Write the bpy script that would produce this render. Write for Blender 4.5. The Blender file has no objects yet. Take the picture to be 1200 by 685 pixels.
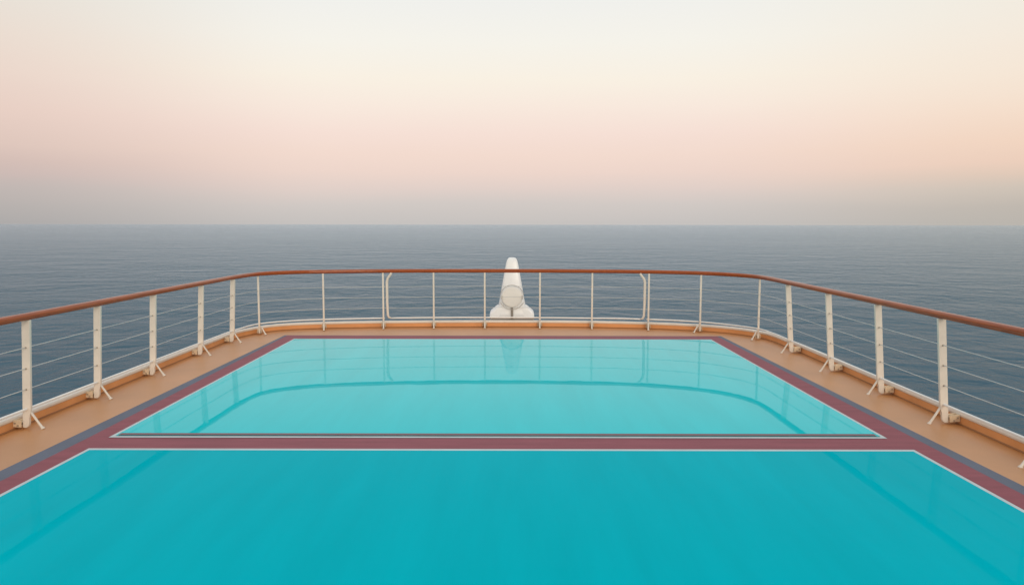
import bpy, bmesh, math
from mathutils import Vector, Matrix

D = bpy.data
S = bpy.context.scene
COL = S.collection
R = math.radians

# ------------------------------------------------------------------ helpers
def srgb(r, g, b):
    f = lambda c: (c/255/12.92) if c/255 <= .04045 else ((c/255+.055)/1.055)**2.4
    return (f(r), f(g), f(b), 1)

def tag(o, label=None, cat=None, group=None, kind=None):
    if label: o['label'] = label
    if cat: o['category'] = cat
    if group: o['group'] = group
    if kind: o['kind'] = kind
    return o

def empty(name, loc):
    o = D.objects.new(name, None)
    o.empty_display_size = .2
    o.location = loc
    COL.objects.link(o)
    return o

def obj(name, bm, mat, parent=None, smooth=False, bevel=0, seg=2, auto=None):
    me = D.meshes.new(name)
    bmesh.ops.recalc_face_normals(bm, faces=bm.faces)
    bm.to_mesh(me); bm.free()
    me.materials.append(mat)
    if smooth:
        me.polygons.foreach_set('use_smooth', [True]*len(me.polygons))
    o = D.objects.new(name, me)
    COL.objects.link(o)
    if bevel:
        m = o.modifiers.new('bevel', 'BEVEL'); m.width = bevel; m.segments = seg
        m.limit_method = 'ANGLE'; m.angle_limit = R(35)
    if parent: o.parent = parent
    return o

def add_box(bm, x0, x1, y0, y1, z0, z1):
    v = [bm.verts.new(p) for p in ((x0,y0,z0),(x1,y0,z0),(x1,y1,z0),(x0,y1,z0),(x0,y0,z1),(x1,y0,z1),(x1,y1,z1),(x0,y1,z1))]
    for f in ((0,1,2,3),(4,5,6,7),(0,1,5,4),(1,2,6,5),(2,3,7,6),(3,0,4,7)):
        bm.faces.new([v[i] for i in f])

def add_prism(bm, pts, axis, a, b):
    """outline pts in two coordinates, pulled along the third"""
    def put(p, t):
        return {'x': (t,p[0],p[1]), 'y': (p[0],t,p[1]), 'z': (p[0],p[1],t)}[axis]
    A = [bm.verts.new(put(p,a)) for p in pts]; B = [bm.verts.new(put(p,b)) for p in pts]
    bm.faces.new(A); bm.faces.new(B)
    n = len(pts)
    for i in range(n): bm.faces.new((A[i],A[(i+1)%n],B[(i+1)%n],B[i]))

def add_tube(bm, pts, radii, seg=10, caps=True):
    pts = [Vector(p) for p in pts]
    if not hasattr(radii, '__len__'): radii = [radii]*len(pts)
    rings = []; up = None
    for i, p in enumerate(pts):
        t = (pts[min(i+1,len(pts)-1)]-pts[max(i-1,0)]).normalized()
        if up is None:
            up = Vector((0,0,1)) if abs(t.z) < .9 else Vector((1,0,0))
        up = (up - t*up.dot(t)).normalized()
        s = t.cross(up)
        rings.append([bm.verts.new(p + (up*math.cos(a)+s*math.sin(a))*radii[i]) for a in [2*math.pi*k/seg for k in range(seg)]])
    for a, b in zip(rings, rings[1:]):
        for k in range(seg): bm.faces.new((a[k],a[(k+1)%seg],b[(k+1)%seg],b[k]))
    if caps:
        bm.faces.new(rings[0]); bm.faces.new(rings[-1])

def sweep(bm, path, prof):
    """closed profile (outward offset, height) carried along a flat path"""
    n = len(path); rings = []
    for i in range(n):
        t = (path[min(i+1,n-1)]-path[max(i-1,0)]).normalized()
        nrm = Vector((-t.y, t.x))               # path runs clockwise, so this points outboard
        rings.append([bm.verts.new((path[i].x+nrm.x*o, path[i].y+nrm.y*o, z)) for o, z in prof])
    m = len(prof)
    for a, b in zip(rings, rings[1:]):
        for k in range(m): bm.faces.new((a[k],a[(k+1)%m],b[(k+1)%m],b[k]))
    bm.faces.new(rings[0]); bm.faces.new(rings[-1])

def catmull(pts, sub=8):
    P = [Vector(p) for p in pts]; out = []
    for i in range(len(P)-1):
        p1, p2 = P[i], P[i+1]
        p0 = P[i-1] if i else p1*2-p2
        p3 = P[i+2] if i+2 < len(P) else p2*2-p1
        # centripetal parameters keep the straight runs straight
        d1 = max((p1-p0).length,1e-6)**.5; d2 = max((p2-p1).length,1e-6)**.5; d3 = max((p3-p2).length,1e-6)**.5
        m1 = ((p1-p0)/d1 - (p2-p0)/(d1+d2) + (p2-p1)/d2)*d2
        m2 = ((p2-p1)/d2 - (p3-p1)/(d2+d3) + (p3-p2)/d3)*d2
        for k in range(sub):
            t = k/sub
            out.append(p1*(2*t**3-3*t*t+1) + m1*(t**3-2*t*t+t) + p2*(-2*t**3+3*t*t) + m2*(t**3-t*t))
    out.append(P[-1])
    return out

# ------------------------------------------------------------------ materials
def mat(name, base, rough=.5, spec=.5, coat=0, coat_rough=.1, metal=0, ior=1.5):
    m = D.materials.new(name); m.use_nodes = True
    b = m.node_tree.nodes['Principled BSDF']
    b.inputs['Base Color'].default_value = base if len(base) == 4 else (*base, 1)
    b.inputs['Roughness'].default_value = rough
    b.inputs['Specular IOR Level'].default_value = spec
    b.inputs['Coat Weight'].default_value = coat
    b.inputs['Coat Roughness'].default_value = coat_rough
    b.inputs['Metallic'].default_value = metal
    b.inputs['IOR'].default_value = ior
    return m, m.node_tree.nodes, m.node_tree.links, b

def pos(N, L, scale=(1,1,1), rot=(0,0,0)):
    g = N.new('ShaderNodeNewGeometry'); mp = N.new('ShaderNodeMapping')
    mp.inputs['Scale'].default_value = scale; mp.inputs['Rotation'].default_value = rot
    L.new(g.outputs['Position'], mp.inputs['Vector'])
    return mp.outputs['Vector']

def noise(N, L, vec, scale, detail=3, rough=.5, dist=0):
    n = N.new('ShaderNodeTexNoise')
    n.inputs['Scale'].default_value = scale; n.inputs['Detail'].default_value = detail
    n.inputs['Roughness'].default_value = rough; n.inputs['Distortion'].default_value = dist
    L.new(vec, n.inputs['Vector'])
    return n.outputs['Fac']

def ramp(N, L, fac, stops):
    r = N.new('ShaderNodeValToRGB'); e = r.color_ramp.elements
    e[0].position, e[0].color = stops[0]; e[1].position, e[1].color = stops[-1]
    for p, c in stops[1:-1]:
        x = e.new(p); x.color = c
    L.new(fac, r.inputs['Fac'])
    return r.outputs['Color']

def vary(m, base, amt, scale, stretch=(1,1,1), detail=4, fine=None):
    """mottling, wear and grime of the surface itself"""
    _, N, L, b = m
    v = pos(N, L, stretch)
    c0 = tuple(c*(1-amt) for c in base[:3])+(1,); c1 = tuple(min(1,c*(1+amt)) for c in base[:3])+(1,)
    col = ramp(N, L, noise(N, L, v, scale, detail, .6), [(.3,c0),(.7,c1)])
    if fine:
        mx = N.new('ShaderNodeMix'); mx.data_type = 'RGBA'; mx.blend_type = 'MULTIPLY'; mx.inputs[0].default_value = 1
        g = ramp(N, L, noise(N, L, pos(N, L), fine[0], 2, .6), [(.35,(1-fine[1],)*3+(1,)),(.65,(1,1,1,1))])
        L.new(col, mx.inputs[6]); L.new(g, mx.inputs[7]); col = mx.outputs[2]
    L.new(col, b.inputs['Base Color'])
    return col

def bump(m, height, strength, dist):
    _, N, L, b = m
    n = N.new('ShaderNodeBump'); n.inputs['Strength'].default_value = strength; n.inputs['Distance'].default_value = dist
    L.new(height, n.inputs['Height']); L.new(n.outputs['Normal'], b.inputs['Normal'])
    return n

# tan deck coating: gritty, slightly scuffed
DECK_C = (.53,.226,.069)
tan = mat('deck_coating', DECK_C, .5, .5, coat=.45, coat_rough=.36)
vary(tan, DECK_C, .09, 1.3, detail=6, fine=(160,.12))
bump(tan, noise(tan[1], tan[2], pos(tan[1], tan[2]), 220, 2), .25, .003)
FASC_C = (.65,.295,.112)
fascia_m = mat('coaming_paint', FASC_C, .45, .4)
vary(fascia_m, FASC_C, .12, 2.2, detail=6)
WHITE_C = (.69,.63,.555)
white = mat('cream_paint', WHITE_C, .38, .45)
vary(white, WHITE_C, .06, 5, detail=5)
bump(white, noise(white[1], white[2], pos(white[1], white[2]), 40, 3), .12, .002)
CAP_C = (.72,.665,.60)
cap_m = mat('capping_paint', CAP_C, .42, .4)
vary(cap_m, CAP_C, .07, 3, detail=6)
PED_C = (.80,.81,.82)
ped_m = mat('gelcoat', PED_C, .3, .5)
vary(ped_m, PED_C, .04, 4)
seam_m = mat('seam_grey', (.47,.445,.41), .5)[0]
dark_m = mat('dark_base_grey', (.23,.205,.18), .6)[0]
steel = mat('weathered_steel', (.36,.29,.22), .5, metal=.2)[0]
wire_m = mat('wire_steel', (.52,.54,.54), .4, metal=.2)[0]
pipe_m = mat('white_pipe_paint', (.80,.79,.77), .35)[0]
bracket_m = mat('beige_bracket_paint', (.66,.52,.36), .5)
vary(bracket_m, (.66,.52,.36), .12, 25, detail=5)
MAR_C = (.285,.083,.108)
maroon = mat('maroon_band_paint', MAR_C, .6, .18)
vary(maroon, MAR_C, .14, 1.1, (1.2,8,1), detail=6, fine=(120,.15))
BLUE_C = (.125,.145,.20)
blue = mat('grey_blue_stripe_paint', BLUE_C, .6, .2)
vary(blue, BLUE_C, .10, 1.5, detail=6, fine=(120,.12))
LINE_C = (.50,.57,.60)
line = mat('white_line_paint', LINE_C, .45, .4)
vary(line, LINE_C, .08, 4, detail=6)

# varnished handrail
wood = mat('varnished_teak', (.21,.045,.010), .4, .04, coat=.6, coat_rough=.06)
_, N, L, b = wood
w = noise(N, L, pos(N, L, (28,2.2,28)), 1.6, 6, .65, .6)
L.new(ramp(N, L, w, [(.25,(.19,.032,.005,1)),(.5,(.31,.062,.011,1)),(.75,(.42,.10,.022,1))]), b.inputs['Base Color'])

# pool: still turquoise water, barely rippled
def water(name, c, ior, rip):
    m = mat(name, c, .02, .5, ior=ior)
    _, N, L, b = m
    vary(m, c, .045, 1.1, (3.2,.35,1), detail=5)
    h1 = noise(N, L, pos(N, L, (1,.55,1)), 2.2, 2, .45, .3)
    h2 = noise(N, L, pos(N, L, (5,.8,1)), 2.5, 2, .5)
    a = N.new('ShaderNodeMath'); a.operation = 'MULTIPLY_ADD'; a.inputs[1].default_value = .22
    L.new(h2, a.inputs[0]); L.new(h1, a.inputs[2])
    bump(m, a.outputs[0], rip, .012)
    return m[0]
pool_far = water('far_pool_water', (.0,.575,.645,1), 1.112, .04)  # far pool has a lighter base colour than the near one
pool_near = water('near_pool_water', (.0,.44,.535,1), 1.032, .05)

# sea
sea = mat('sea_water', (.010,.060,.112), .2)
_, N, L, b = sea
def add(*ts):
    out = None
    for s, k in ts:
        q = N.new('ShaderNodeMath'); q.operation = 'MULTIPLY_ADD'; q.inputs[1].default_value = k
        L.new(s, q.inputs[0])
        if out is None: q.inputs[2].default_value = 0
        else: L.new(out, q.inputs[2])
        out = q.outputs[0]
    return out
swell = noise(N, L, pos(N, L, (.8,1.0,1), (0,0,R(20))), .030, 3, .55, .6)
chop = noise(N, L, pos(N, L, (1.0,.7,1), (0,0,R(-14))), .13, 3, .55, .9)
ripple = noise(N, L, pos(N, L, (1.0,.8,1), (0,0,R(14))), .6, 4, .6, .4)
h = add((swell, 5.0), (chop, 2.3), (ripple, .42))
patch = noise(N, L, pos(N, L, (.25,1,1), (0,0,R(4))), .006, 4, .6, .8)
bp = bump(sea, h, 1, 1)
st = N.new('ShaderNodeMapRange'); L.new(patch, st.inputs[0])
st.inputs[1].default_value = .3; st.inputs[2].default_value = .7; st.inputs[3].default_value = .5; st.inputs[4].default_value = 1
L.new(st.outputs[0], bp.inputs['Strength'])
body = N.new('ShaderNodeBsdfDiffuse'); body.inputs['Color'].default_value = (.008,.060,.100,1)
glint = N.new('ShaderNodeBsdfGlossy'); glint.inputs['Color'].default_value = (.78,.885,.97,1); glint.inputs['Roughness'].default_value = .2
# mean reflectance of a wavy sea: rises towards grazing view, modulated by the facets
geo = N.new('ShaderNodeNewGeometry')
def dotp(a, c):
    q = N.new('ShaderNodeVectorMath'); q.operation = 'DOT_PRODUCT'; L.new(a, q.inputs[0]); L.new(c, q.inputs[1]); return q.outputs['Value']
def m2(op, a, c):
    q = N.new('ShaderNodeMath'); q.operation = op
    for k, v in enumerate((a, c)):
        if hasattr(v, 'links'): L.new(v, q.inputs[k])
        else: q.inputs[k].default_value = v
    return q.outputs[0]
flat = m2('MULTIPLY', dotp(geo.outputs['Incoming'], geo.outputs['True Normal']), .38)
facet = m2('MULTIPLY', m2('MAXIMUM', dotp(geo.outputs['Incoming'], bp.outputs['Normal']), 0), .62)
refl = m2('DIVIDE', .83, m2('ADD', 1, m2('MULTIPLY', m2('ADD', flat, facet), 25)))
mixs = N.new('ShaderNodeMixShader')
for q in (body, glint): L.new(bp.outputs['Normal'], q.inputs['Normal'])
L.new(refl, mixs.inputs[0]); L.new(body.outputs[0], mixs.inputs[1]); L.new(glint.outputs[0], mixs.inputs[2])
L.new(mixs.outputs[0], next(q for q in N if q.type == 'OUTPUT_MATERIAL').inputs['Surface'])
N.remove(b)

# ------------------------------------------------------------------ plan curves (metres; bow at -Y, stern at +Y)
FAR = [(-4.05,14.30),(-3.55,14.48),(-2.45,14.70),(-1.5,14.79),(0,14.83),(1.54,14.74),(2.57,14.58),(3.52,14.17),(3.98,13.72)]
def plan(xl, xr, yl=13.05, yr=12.75, y0=-1.0):
    return [(xl,y0),(xl,4.0),(xl,9.0),(xl,12.0),(xl+.02,yl),(xl*.964,13.85)]+FAR+[(xr-.07,13.25),(xr-.005,yr),(xr,11.6),(xr,8.5),(xr,4.0),(xr,y0)]
BASE = catmull(plan(-4.745, 4.37), 8)
TOP = catmull(plan(-4.70, 4.29), 8)
def level(z):
    t = min(z/1.07, 1.05)
    return [a.lerp(b_, t) for a, b_ in zip(BASE, TOP)]
COAM = catmull([(-4.86,-1),(-4.86,4),(-4.86,9),(-4.86,12.2),(-4.80,13.55),(-4.42,14.32),(-3.6,14.66),(-1.65,14.88),(0,14.93),(1.64,14.85),
                (3.1,14.55),(4.0,14.05),(4.42,13.40),(4.515,12.4),(4.515,8.5),(4.515,4),(4.515,-1)], 8)

def offset(path, d):
    out = []
    for i in range(len(path)):
        t = (path[min(i+1,len(path)-1)]-path[max(i-1,0)]).normalized()
        out.append(path[i]+Vector((-t.y,t.x))*d)
    return out

# ------------------------------------------------------------------ setting
Z_SEA = -20
bm = bmesh.new()
rad = [0,60,150,400,1200,4000,15000,60000]
prev = [bm.verts.new((0,0,Z_SEA))]
for r in rad[1:]:
    ring = [bm.verts.new((r*math.cos(2*math.pi*k/64), r*math.sin(2*math.pi*k/64), Z_SEA)) for k in range(64)]
    for k in range(64):
        if len(prev) == 1: bm.faces.new((prev[0],ring[k],ring[(k+1)%64]))
        else: bm.faces.new((prev[k],ring[k],ring[(k+1)%64],prev[(k+1)%64]))
    prev = ring
tag(obj('sea', bm, sea[0]), kind='structure')

edge = offset(COAM, .075)
outline = [Vector((edge[0].x,-8))]+edge+[Vector((edge[-1].x,-8))]
bm = bmesh.new()
bm.faces.new([bm.verts.new((p.x,p.y,0)) for p in outline])
tag(obj('deck', bm, tan[0]), kind='structure')
bm = bmesh.new()
hp = [Vector((edge[0].x,-40))]+edge+[Vector((edge[-1].x,-40))]
A = [bm.verts.new((p.x,p.y,-.006)) for p in hp]; B = [bm.verts.new((p.x,p.y,Z_SEA-1)) for p in hp]
bm.faces.new(A)
for i in range(len(hp)): bm.faces.new((A[i],A[(i+1)%len(hp)],B[(i+1)%len(hp)],B[i]))
add_box(bm, -.475,.475, 14.99,16.97, -.40,-.045)                       # stern ledge outboard of the coaming
tag(obj('ship_hull', bm, cap_m[0]), kind='structure')

def sheet(name, pts, z, m):
    bm = bmesh.new(); bm.faces.new([bm.verts.new((x,y,z)) for x, y in pts])
    return tag(obj(name, bm, m), kind='structure')
sheet('blue_stripe', [(-4.19,.2),(-4.10,13.74),(3.76,13.70),(4.06,.2)], .004, blue[0])
sheet('maroon_band', [(-4.03,.3),(-3.965,7),(-4.04,13.69),(3.68,13.65),(3.78,7),(3.88,.3)], .008, maroon[0])
def frame(name, o, i, z):
    bm = bmesh.new()
    A = [bm.verts.new((x,y,z)) for x, y in o]; B = [bm.verts.new((x,y,z)) for x, y in i]
    for k in range(4): bm.faces.new((A[k],A[(k+1)%4],B[(k+1)%4],B[k]))
    return tag(obj(name, bm, line[0]), kind='structure')
fo = [(-3.775,7.04),(-3.80,13.265),(3.47,13.245),(3.515,7.04)]
fi = [(-3.735,7.095),(-3.765,13.21),(3.44,13.19),(3.475,7.095)]
no = [(-3.815,.53),(-3.767,6.69),(3.577,6.68),(3.645,.53)]
ni = [(-3.77,.58),(-3.725,6.625),(3.535,6.615),(3.60,.58)]
frame('white_line', fo, fi, .012)
frame('white_line', no, ni, .012)
sheet('pool_water', [(-3.737,7.093),(-3.767,13.212),(3.442,13.192),(3.477,7.093)], .016, pool_far)
sheet('pool_water', [(-3.772,.578),(-3.727,6.627),(3.537,6.617),(3.602,.578)], .016, pool_near)
sheet('maroon_strip', [(-3.715,7.098),(-3.715,7.165),(3.445,7.165),(3.445,7.098)], .020, mat('dark_strip_paint', (.19,.10,.12), .5, .2)[0])

# ------------------------------------------------------------------ coaming
coam = tag(empty('deck_coaming', (-.16,14.9,0)), 'low orange tan coaming with rounded white capping along the deck edge under the railing', 'coaming')
off = coam.location.copy()
def child(name, bm, m, parent, **k):
    """mesh given in world metres, stored relative to its thing's base"""
    bmesh.ops.translate(bm, vec=-off, verts=bm.verts)
    return obj(name, bm, m, parent, **k)
bm = bmesh.new(); sweep(bm, COAM, [(0,.002),(0,.080),(.03,.080),(.03,.002)])
child('fascia', bm, fascia_m[0], coam)
bm = bmesh.new(); sweep(bm, COAM, [(-.012,.0025),(-.002,.014),(-.001,.0025)])  # added brown strip: contact shade where the fascia meets the deck, done in colour
child('contact_shade', bm, mat('contact_shade_brown', (.30,.125,.045), .7)[0], coam)
bm = bmesh.new()
prof = []
for k in range(16):
    a = 2*math.pi*k/16
    c, s = math.cos(a), math.sin(a)
    prof.append((.026+.036*math.copysign(abs(c)**.7,c), 0.103+.027*math.copysign(abs(s)**.7,s)))
sweep(bm, COAM, prof)
child('capping', bm, cap_m[0], coam, smooth=True)

# ------------------------------------------------------------------ railing
rail = tag(empty('ship_railing', (-.18,14.83,0)), 'white wire railing with a varnished brown wooden handrail running round the stern deck', 'railing')
off = rail.location.copy()
bm = bmesh.new()
prof = []
for k in range(16):
    a = 2*math.pi*k/16; c, s = math.cos(a), math.sin(a)
    prof.append((.043*math.copysign(abs(c)**.8,c), 1.106+.036*math.copysign(abs(s)**.8,s)))
sweep(bm, level(1.07), prof)
child('handrail', bm, wood[0], rail, smooth=True)

def tube_along(name, path, z, r, m, seg=8):
    bm = bmesh.new(); add_tube(bm, [(p.x,p.y,z) for p in path], r, seg)
    return child(name, bm, m, rail, smooth=True)
for z in (.395,.60,.805):
    tube_along('wire', level(z), z, .0044, wire_m)
# lower pipe: two side runs and a middle loop whose ends rise to the handrail
LOW = level(.2)
def cut(path, x0, x1):
    return [p for p in path if x0 < p.x < x1 and p.y > 13.5]
iL = next(i for i, p in enumerate(LOW) if p.x > -2.50); iR = max(i for i, p in enumerate(LOW) if p.x < 2.62 and p.y > 14)
tube_along('lower_pipe', LOW[:iL+1], .2, .0125, pipe_m, 10)
tube_along('lower_pipe', LOW[iR:], .2, .0125, pipe_m, 10)
def at_x(path, x):
    for a, b_ in zip(path, path[1:]):
        if a.x <= x <= b_.x and min(a.y,b_.y) > 13: return a.lerp(b_, (x-a.x)/(b_.x-a.x))
mid = [p for p in LOW if -2.25 < p.x < 2.38 and p.y > 14]
yl, yr = at_x(LOW,-2.36).y-.02, at_x(LOW,2.50).y-.02
pl = [(-2.31,yl+.0,1.075),(-2.335,yl,1.035),(-2.385,yl,.965),(-2.40,yl,.90),(-2.40,yl,.5),(-2.39,yl,.26),(-2.372,yl,.215),(-2.33,yl+.01,.2)]
pr = [(2.46,yr+.01,.2),(2.50,yr,.215),(2.52,yr,.26),(2.53,yr,.5),(2.53,yr,.90),(2.515,yr,.965),(2.46,yr,1.035),(2.435,yr,1.075)]
bm = bmesh.new(); add_tube(bm, [pl[-1]]+[(p.x,p.y,.2) for p in mid]+[pr[0]], .0125, 10)
child('lower_pipe', bm, pipe_m, rail, smooth=True)
for q in (pl, pr[::-1]):
    bm = bmesh.new(); add_tube(bm, q, [.021,.022,.024,.025,.025,.022,.018,.0135], 12)
    child('bent_pipe', bm, white[0], rail, smooth=True)['label'] = 'thick upright pipe bent towards the handrail beside a stanchion'

# one stanchion with its parts; local x = outboard, y = along the rail
def stanchion_parts(gap, twist=0):
    bm = bmesh.new()
    pr_ = [(-.039,1.074),(-.039,.20),(-.036,.15),(-.026,.11),(-.024,.05),(-.016,.028),(.0,.016),(.020,.014),(.038,.018),(.039,.10),(.039,1.074)]
    add_prism(bm, pr_, 'y', -.016, .016)
    s = obj('stanchion', bm, white[0], rail, bevel=.003)
    bm = bmesh.new()
    add_tube(bm, [(-.036,0,.165),(-.10,0,.075),(-.138,0,.024),(-.146,0,.014),(-.150,0,.005)], [.011,.0115,.013,.020,.022], 10)
    bmesh.ops.rotate(bm, verts=bm.verts, matrix=Matrix.Rotation(R(twist),3,'Z'))
    obj('brace', bm, white[0], s, smooth=True)
    bm = bmesh.new()
    add_box(bm, .040, gap, -.040, -.028, .022, .092)                # two cheek plates and a back plate against the coaming
    add_box(bm, .040, gap, .028, .040, .022, .092)
    add_box(bm, gap-.014, gap-.002, -.0275, .0275, .024, .090)
    add_box(bm, .0445, gap-.0145, -.0275, .0275, .060, .072)
    br = obj('foot_bracket', bm, bracket_m[0], s, bevel=.002)
    for q in (-1, 1):
        bm = bmesh.new()
        add_tube(bm, [(.045+(gap-.045)*(.35 if q < 0 else .72), -.049, .050+.012*q),(.045+(gap-.045)*(.35 if q < 0 else .72), .049, .050+.012*q)], .0085, 8)
        obj('bolt', bm, steel, br)
    for z in (.2,.395,.60,.805):
        bm = bmesh.new()
        add_tube(bm, [(0,-.024,z),(0,-.020,z),(0,.020,z),(0,.024,z)], [.006,.0095,.0095,.006], 10)
        obj('cable_ferrule', bm, steel, s)
    return s
def copy_tree(o, parent):
    c = o.copy(); COL.objects.link(c); c.parent = parent
    for ch in [x for x in D.objects if x.parent == o]: copy_tree(ch, c)
    return c
def place(s, b_, t_, nrm):
    lean = math.atan2((Vector(t_)-Vector(b_)).dot(nrm), 1.074)
    s.location = Vector((b_[0],b_[1],0))-off
    s.rotation_euler = (Matrix.Rotation(math.atan2(nrm.y,nrm.x),3,'Z') @ Matrix.Rotation(lean,3,'Y')).to_euler()
def at_y(path, y, side):
    q = [p for p in path if (p.x < 0) == (side < 0)]
    for a, b_ in zip(q, q[1:]):
        if min(a.y,b_.y) <= y <= max(a.y,b_.y): return a.lerp(b_, (y-a.y)/(b_.y-a.y))
def normal_at(p):
    i = min(range(1,len(BASE)-1), key=lambda k: (BASE[k]-p).length)
    t = (BASE[i+1]-BASE[i-1]).normalized()
    return Vector((-t.y,t.x))
spots = []
for y in (7.38,8.66,10.02,11.58,12.88,13.83): spots.append((at_y(BASE,y,-1), at_y(TOP,y,-1)))
for x in (-3.57,-2.475,-1.515,-.528,.541,1.545,2.605,3.50): spots.append((at_x(BASE,x), at_x(TOP,x)))
for y in (13.27,11.9,10.38,8.96,7.62,6.22): spots.append((at_y(BASE,y,1), at_y(TOP,y,1)))
protos = {}
for b_, t_ in spots:
    n = normal_at(b_)
    if b_.y > 13.2: n = Vector((.06*b_.x, 1)).normalized()      # stern stanchions all stand edge-on to the bow
    key = 'far' if b_.y > 13.2 else ('left' if b_.x < 0 else 'right')
    if key == 'far' and abs(b_.x) > 3.45 and not -3.7 < b_.x < 0: key = 'left corner' if b_.x < 0 else 'right corner'
    if key not in protos:
        s = protos[key] = stanchion_parts({'left':.118,'right':.143,'far':.10,'left corner':.10,'right corner':.10}[key], {'left corner':48,'right corner':-48}.get(key, 0))
    else:
        s = copy_tree(protos[key], rail)
    place(s, b_, t_, n)

# ------------------------------------------------------------------ white pedestal beyond the stern rail
ped = tag(empty('pedestal', (0,16.62,-.045)), 'white tapered pedestal with round front cover and two rounded feet outside the stern railing', 'pedestal')
ped.scale = (1.08,1.08,1.035)
def sup(w, d, yc, z, n=28, e=.32):
    out = []
    for k in range(n):
        a = 2*math.pi*k/n; c, s = math.cos(a), math.sin(a)
        out.append((w/2*math.copysign(abs(c)**e,c), yc+d/2*math.copysign(abs(s)**e,s), z))
    return out
bm = bmesh.new()
rings = []
for z, w, d in ((.034,.62,.53),(.15,.585,.51),(.28,.545,.48),(.51,.465,.43),(.73,.395,.37),(1.0,.30,.29),(1.16,.24,.245),(1.215,.212,.225),(1.252,.18,.195),(1.275,.14,.15),(1.287,.08,.09)):
    rings.append([bm.verts.new(p) for p in sup(w, d, .02, z)])
for a, b_ in zip(rings, rings[1:]):
    for k in range(28): bm.faces.new((a[k],a[(k+1)%28],b_[(k+1)%28],b_[k]))
bm.faces.new(rings[-1]); bm.faces.new(rings[0])
obj('body', bm, ped_m[0], ped, smooth=True)
for s in (-1, 1):
    bm = bmesh.new()
    p = [(.018,.03),(.437,.03),(.445,.06),(.442,.125),(.425,.158),(.39,.188),(.325,.245),(.295,.268),(.265,.278),(.20,.28),(.018,.28)]
    add_prism(bm, [(s*x,z) for x, z in p], 'y', -.225, .30)
    obj('foot', bm, ped_m[0], ped, bevel=.028, seg=4, smooth=True)
bm = bmesh.new(); add_box(bm, -.437,.437, -.222,.285, .001,.033)
obj('plinth', bm, dark_m, ped, bevel=.01)
bm = bmesh.new(); add_box(bm, -.024,.024, -.256,-.18, .034,.28)
obj('gap_filler', bm, dark_m, ped)
bm = bmesh.new()
rr = [(.0,-.335),(.18,-.332),(.204,-.325),(.213,-.312),(.214,-.17)]
prev = None
c0 = bm.verts.new((0,rr[0][1],.49))
for r, y in rr[1:]:
    ring = [bm.verts.new((r*math.cos(2*math.pi*k/40), y, .49+r*math.sin(2*math.pi*k/40))) for k in range(40)]
    for k in range(40):
        if prev is None: bm.faces.new((c0,ring[k],ring[(k+1)%40]))
        else: bm.faces.new((prev[k],ring[k],ring[(k+1)%40],prev[(k+1)%40]))
    prev = ring
cov = obj('cover', bm, mat('cover_gelcoat', (.74,.72,.68), .35)[0], ped, smooth=True)
for s in (-1, 1):
    bm = bmesh.new(); add_box(bm, s*.205-.016, s*.205+.016, -.345,-.30, .45,.52)
    obj('latch', bm, seam_m, cov, bevel=.005)
bm = bmesh.new()
add_tube(bm, [(.232*math.cos(a), -.232 if abs(math.cos(a)) > .0 else -.23, .49+.238*math.sin(a)) for a in [R(8+k*164/40) for k in range(41)]], .007, 8)
add_tube(bm, [(.25*math.cos(a), -.297, .48+.25*math.sin(a)) for a in [R(205+k*130/32) for k in range(33)]], .007, 8)
obj('seam_ring', bm, seam_m, ped, smooth=True)

# ------------------------------------------------------------------ sky
W = D.worlds.new('World'); S.world = W; W.use_nodes = True
N, L = W.node_tree.nodes, W.node_tree.links
N.clear()
out = N.new('ShaderNodeOutputWorld')
tc = N.new('ShaderNodeTexCoord'); sp = N.new('ShaderNodeSeparateXYZ'); L.new(tc.outputs['Generated'], sp.inputs[0])
def mth(op, a, b_=None, c=None):
    q = N.new('ShaderNodeMath'); q.operation = op
    for i, v in enumerate((a, b_, c)):
        if v is None: continue
        if hasattr(v, 'links'): L.new(v, q.inputs[i])
        else: q.inputs[i].default_value = v
    return q.outputs[0]
def mapr(v, a, b_, c=0, d=1):
    q = N.new('ShaderNodeMapRange'); q.interpolation_type = 'SMOOTHSTEP'
    L.new(v, q.inputs[0])
    for i, x in zip((1,2,3,4), (a,b_,c,d)): q.inputs[i].default_value = x
    return q.outputs[0]
X, Y, Z = sp.outputs
vn = N.new('ShaderNodeMapping'); vn.inputs['Scale'].default_value = (1.2,1.2,9); L.new(tc.outputs['Generated'], vn.inputs[0])
nz = noise(N, L, vn.outputs[0], 2.2, 4, .55)
el = mth('MULTIPLY', mth('ADD', Z, mth('MULTIPLY', mth('SUBTRACT', nz, .5), .014)), 2.0)
def sky_ramp(stops):
    return ramp(N, L, el, [(min(1, z*2), srgb(*c)) for z, c in stops])
HI = [(.36,(236,239,236)),(.5,(226,232,233))]
mid_ = sky_ramp([(0,(197,193,191)),(.025,(207,199,196)),(.045,(223,205,199)),(.066,(236,211,201)),(.088,(242,216,204)),(.1136,(246,222,211)),(.146,(249,232,219)),(.178,(250,240,225)),(.22,(247,243,233)),(.27,(242,241,236))]+HI)
left_ = sky_ramp([(0,(171,168,168)),(.02,(179,173,172)),(.04,(189,178,176)),(.053,(201,181,177)),(.067,(209,185,178)),(.085,(220,194,184)),(.125,(231,204,192)),(.16,(235,213,200)),(.2,(235,219,206)),(.25,(232,225,214))]+HI)
right_ = sky_ramp([(0,(185,180,173)),(.02,(190,182,174)),(.04,(206,193,181)),(.053,(223,199,182)),(.067,(236,205,186)),(.09,(242,212,191)),(.125,(246,222,202)),(.16,(247,230,212)),(.2,(246,234,219)),(.25,(243,237,225))]+HI)
AFTERGLOW = (1.65,1.38,1.08,1)
az = mth('DIVIDE', X, mth('SQRT', mth('ADD', mth('MULTIPLY',X,X), mth('ADD', mth('MULTIPLY',Y,Y), .0001))))
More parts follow.
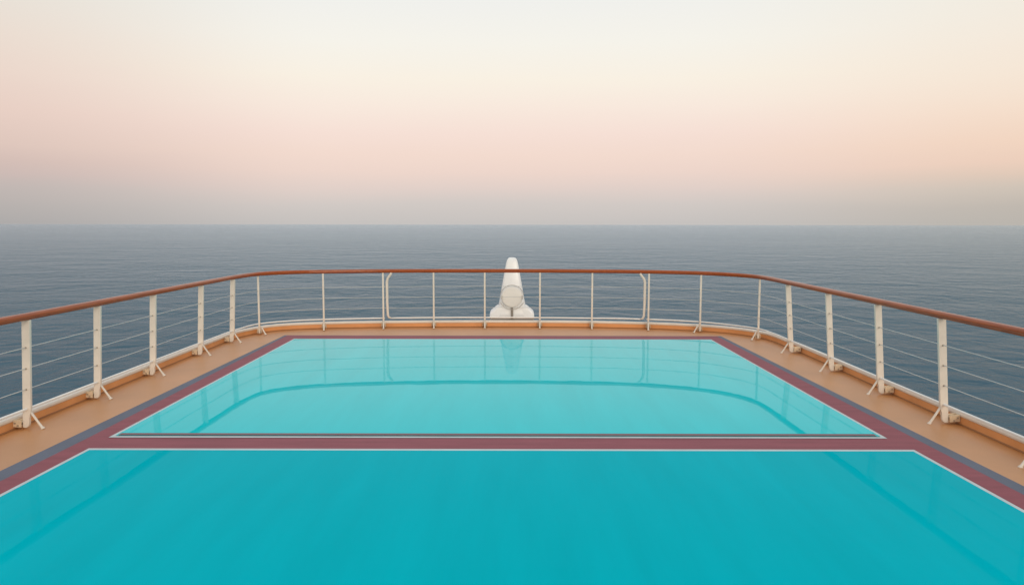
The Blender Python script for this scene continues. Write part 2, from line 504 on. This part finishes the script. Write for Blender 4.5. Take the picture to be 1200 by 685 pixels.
def mixc(f, a, b_):
    q = N.new('ShaderNodeMix'); q.data_type = 'RGBA'; L.new(f, q.inputs[0])
    for i, v in ((6,a),(7,b_)):
        if hasattr(v, 'links'): L.new(v, q.inputs[i])
        else: q.inputs[i].default_value = v
    return q.outputs[2]
c = mixc(mapr(az, -.22,-.60), mid_, left_)
c = mixc(mapr(az, .20,.60), c, right_)
c = mixc(mapr(Y, .05,-.6), c, mixc(mapr(Z, .0,.7), AFTERGLOW, srgb(226,228,230)))    # afterglow behind the camera
bg = N.new('ShaderNodeBackground'); L.new(c, bg.inputs[0]); bg.inputs[1].default_value = .97
nis = N.new('ShaderNodeTexSky'); nis.sky_type = 'NISHITA'; nis.sun_disc = False
SUN_EL, SUN_AZ = R(14), R(165)          # low sun behind the camera's right shoulder, veiled
nis.sun_elevation = SUN_EL; nis.sun_rotation = SUN_AZ
bg2 = N.new('ShaderNodeBackground'); L.new(nis.outputs[0], bg2.inputs[0]); bg2.inputs[1].default_value = .006
ad = N.new('ShaderNodeAddShader'); L.new(bg.outputs[0], ad.inputs[0]); L.new(bg2.outputs[0], ad.inputs[1])
L.new(ad.outputs[0], out.inputs[0])
sun = D.lights.new('sun', 'SUN'); sun.energy = .7; sun.angle = R(14); sun.color = (1,.88,.72)
so = D.objects.new('sun', sun); COL.objects.link(so)
d = Vector((math.sin(SUN_AZ)*math.cos(SUN_EL), math.cos(SUN_AZ)*math.cos(SUN_EL), math.sin(SUN_EL)))
so.rotation_euler = (-d).to_track_quat('-Z','Y').to_euler(); so.location = d*30

# ------------------------------------------------------------------ camera
cam = D.cameras.new('camera'); cam.sensor_width = 36; cam.lens = 27; cam.clip_end = 150000; cam.clip_start = .05
co = D.objects.new('camera', cam); COL.objects.link(co)
pitch = math.atan((342.5-262.8)/900)
co.matrix_world = Matrix.Translation((0,0,2)) @ Matrix.Rotation(R(90)-pitch,4,'X') @ Matrix.Rotation(R(.08),4,'Z')
S.camera = co
S.render.resolution_x = 1024; S.render.resolution_y = 584
S.view_settings.view_transform = 'Standard'; S.view_settings.look = 'None'
S.view_settings.exposure = 0; S.view_settings.gamma = 1; S.view_settings.use_curve_mapping = False
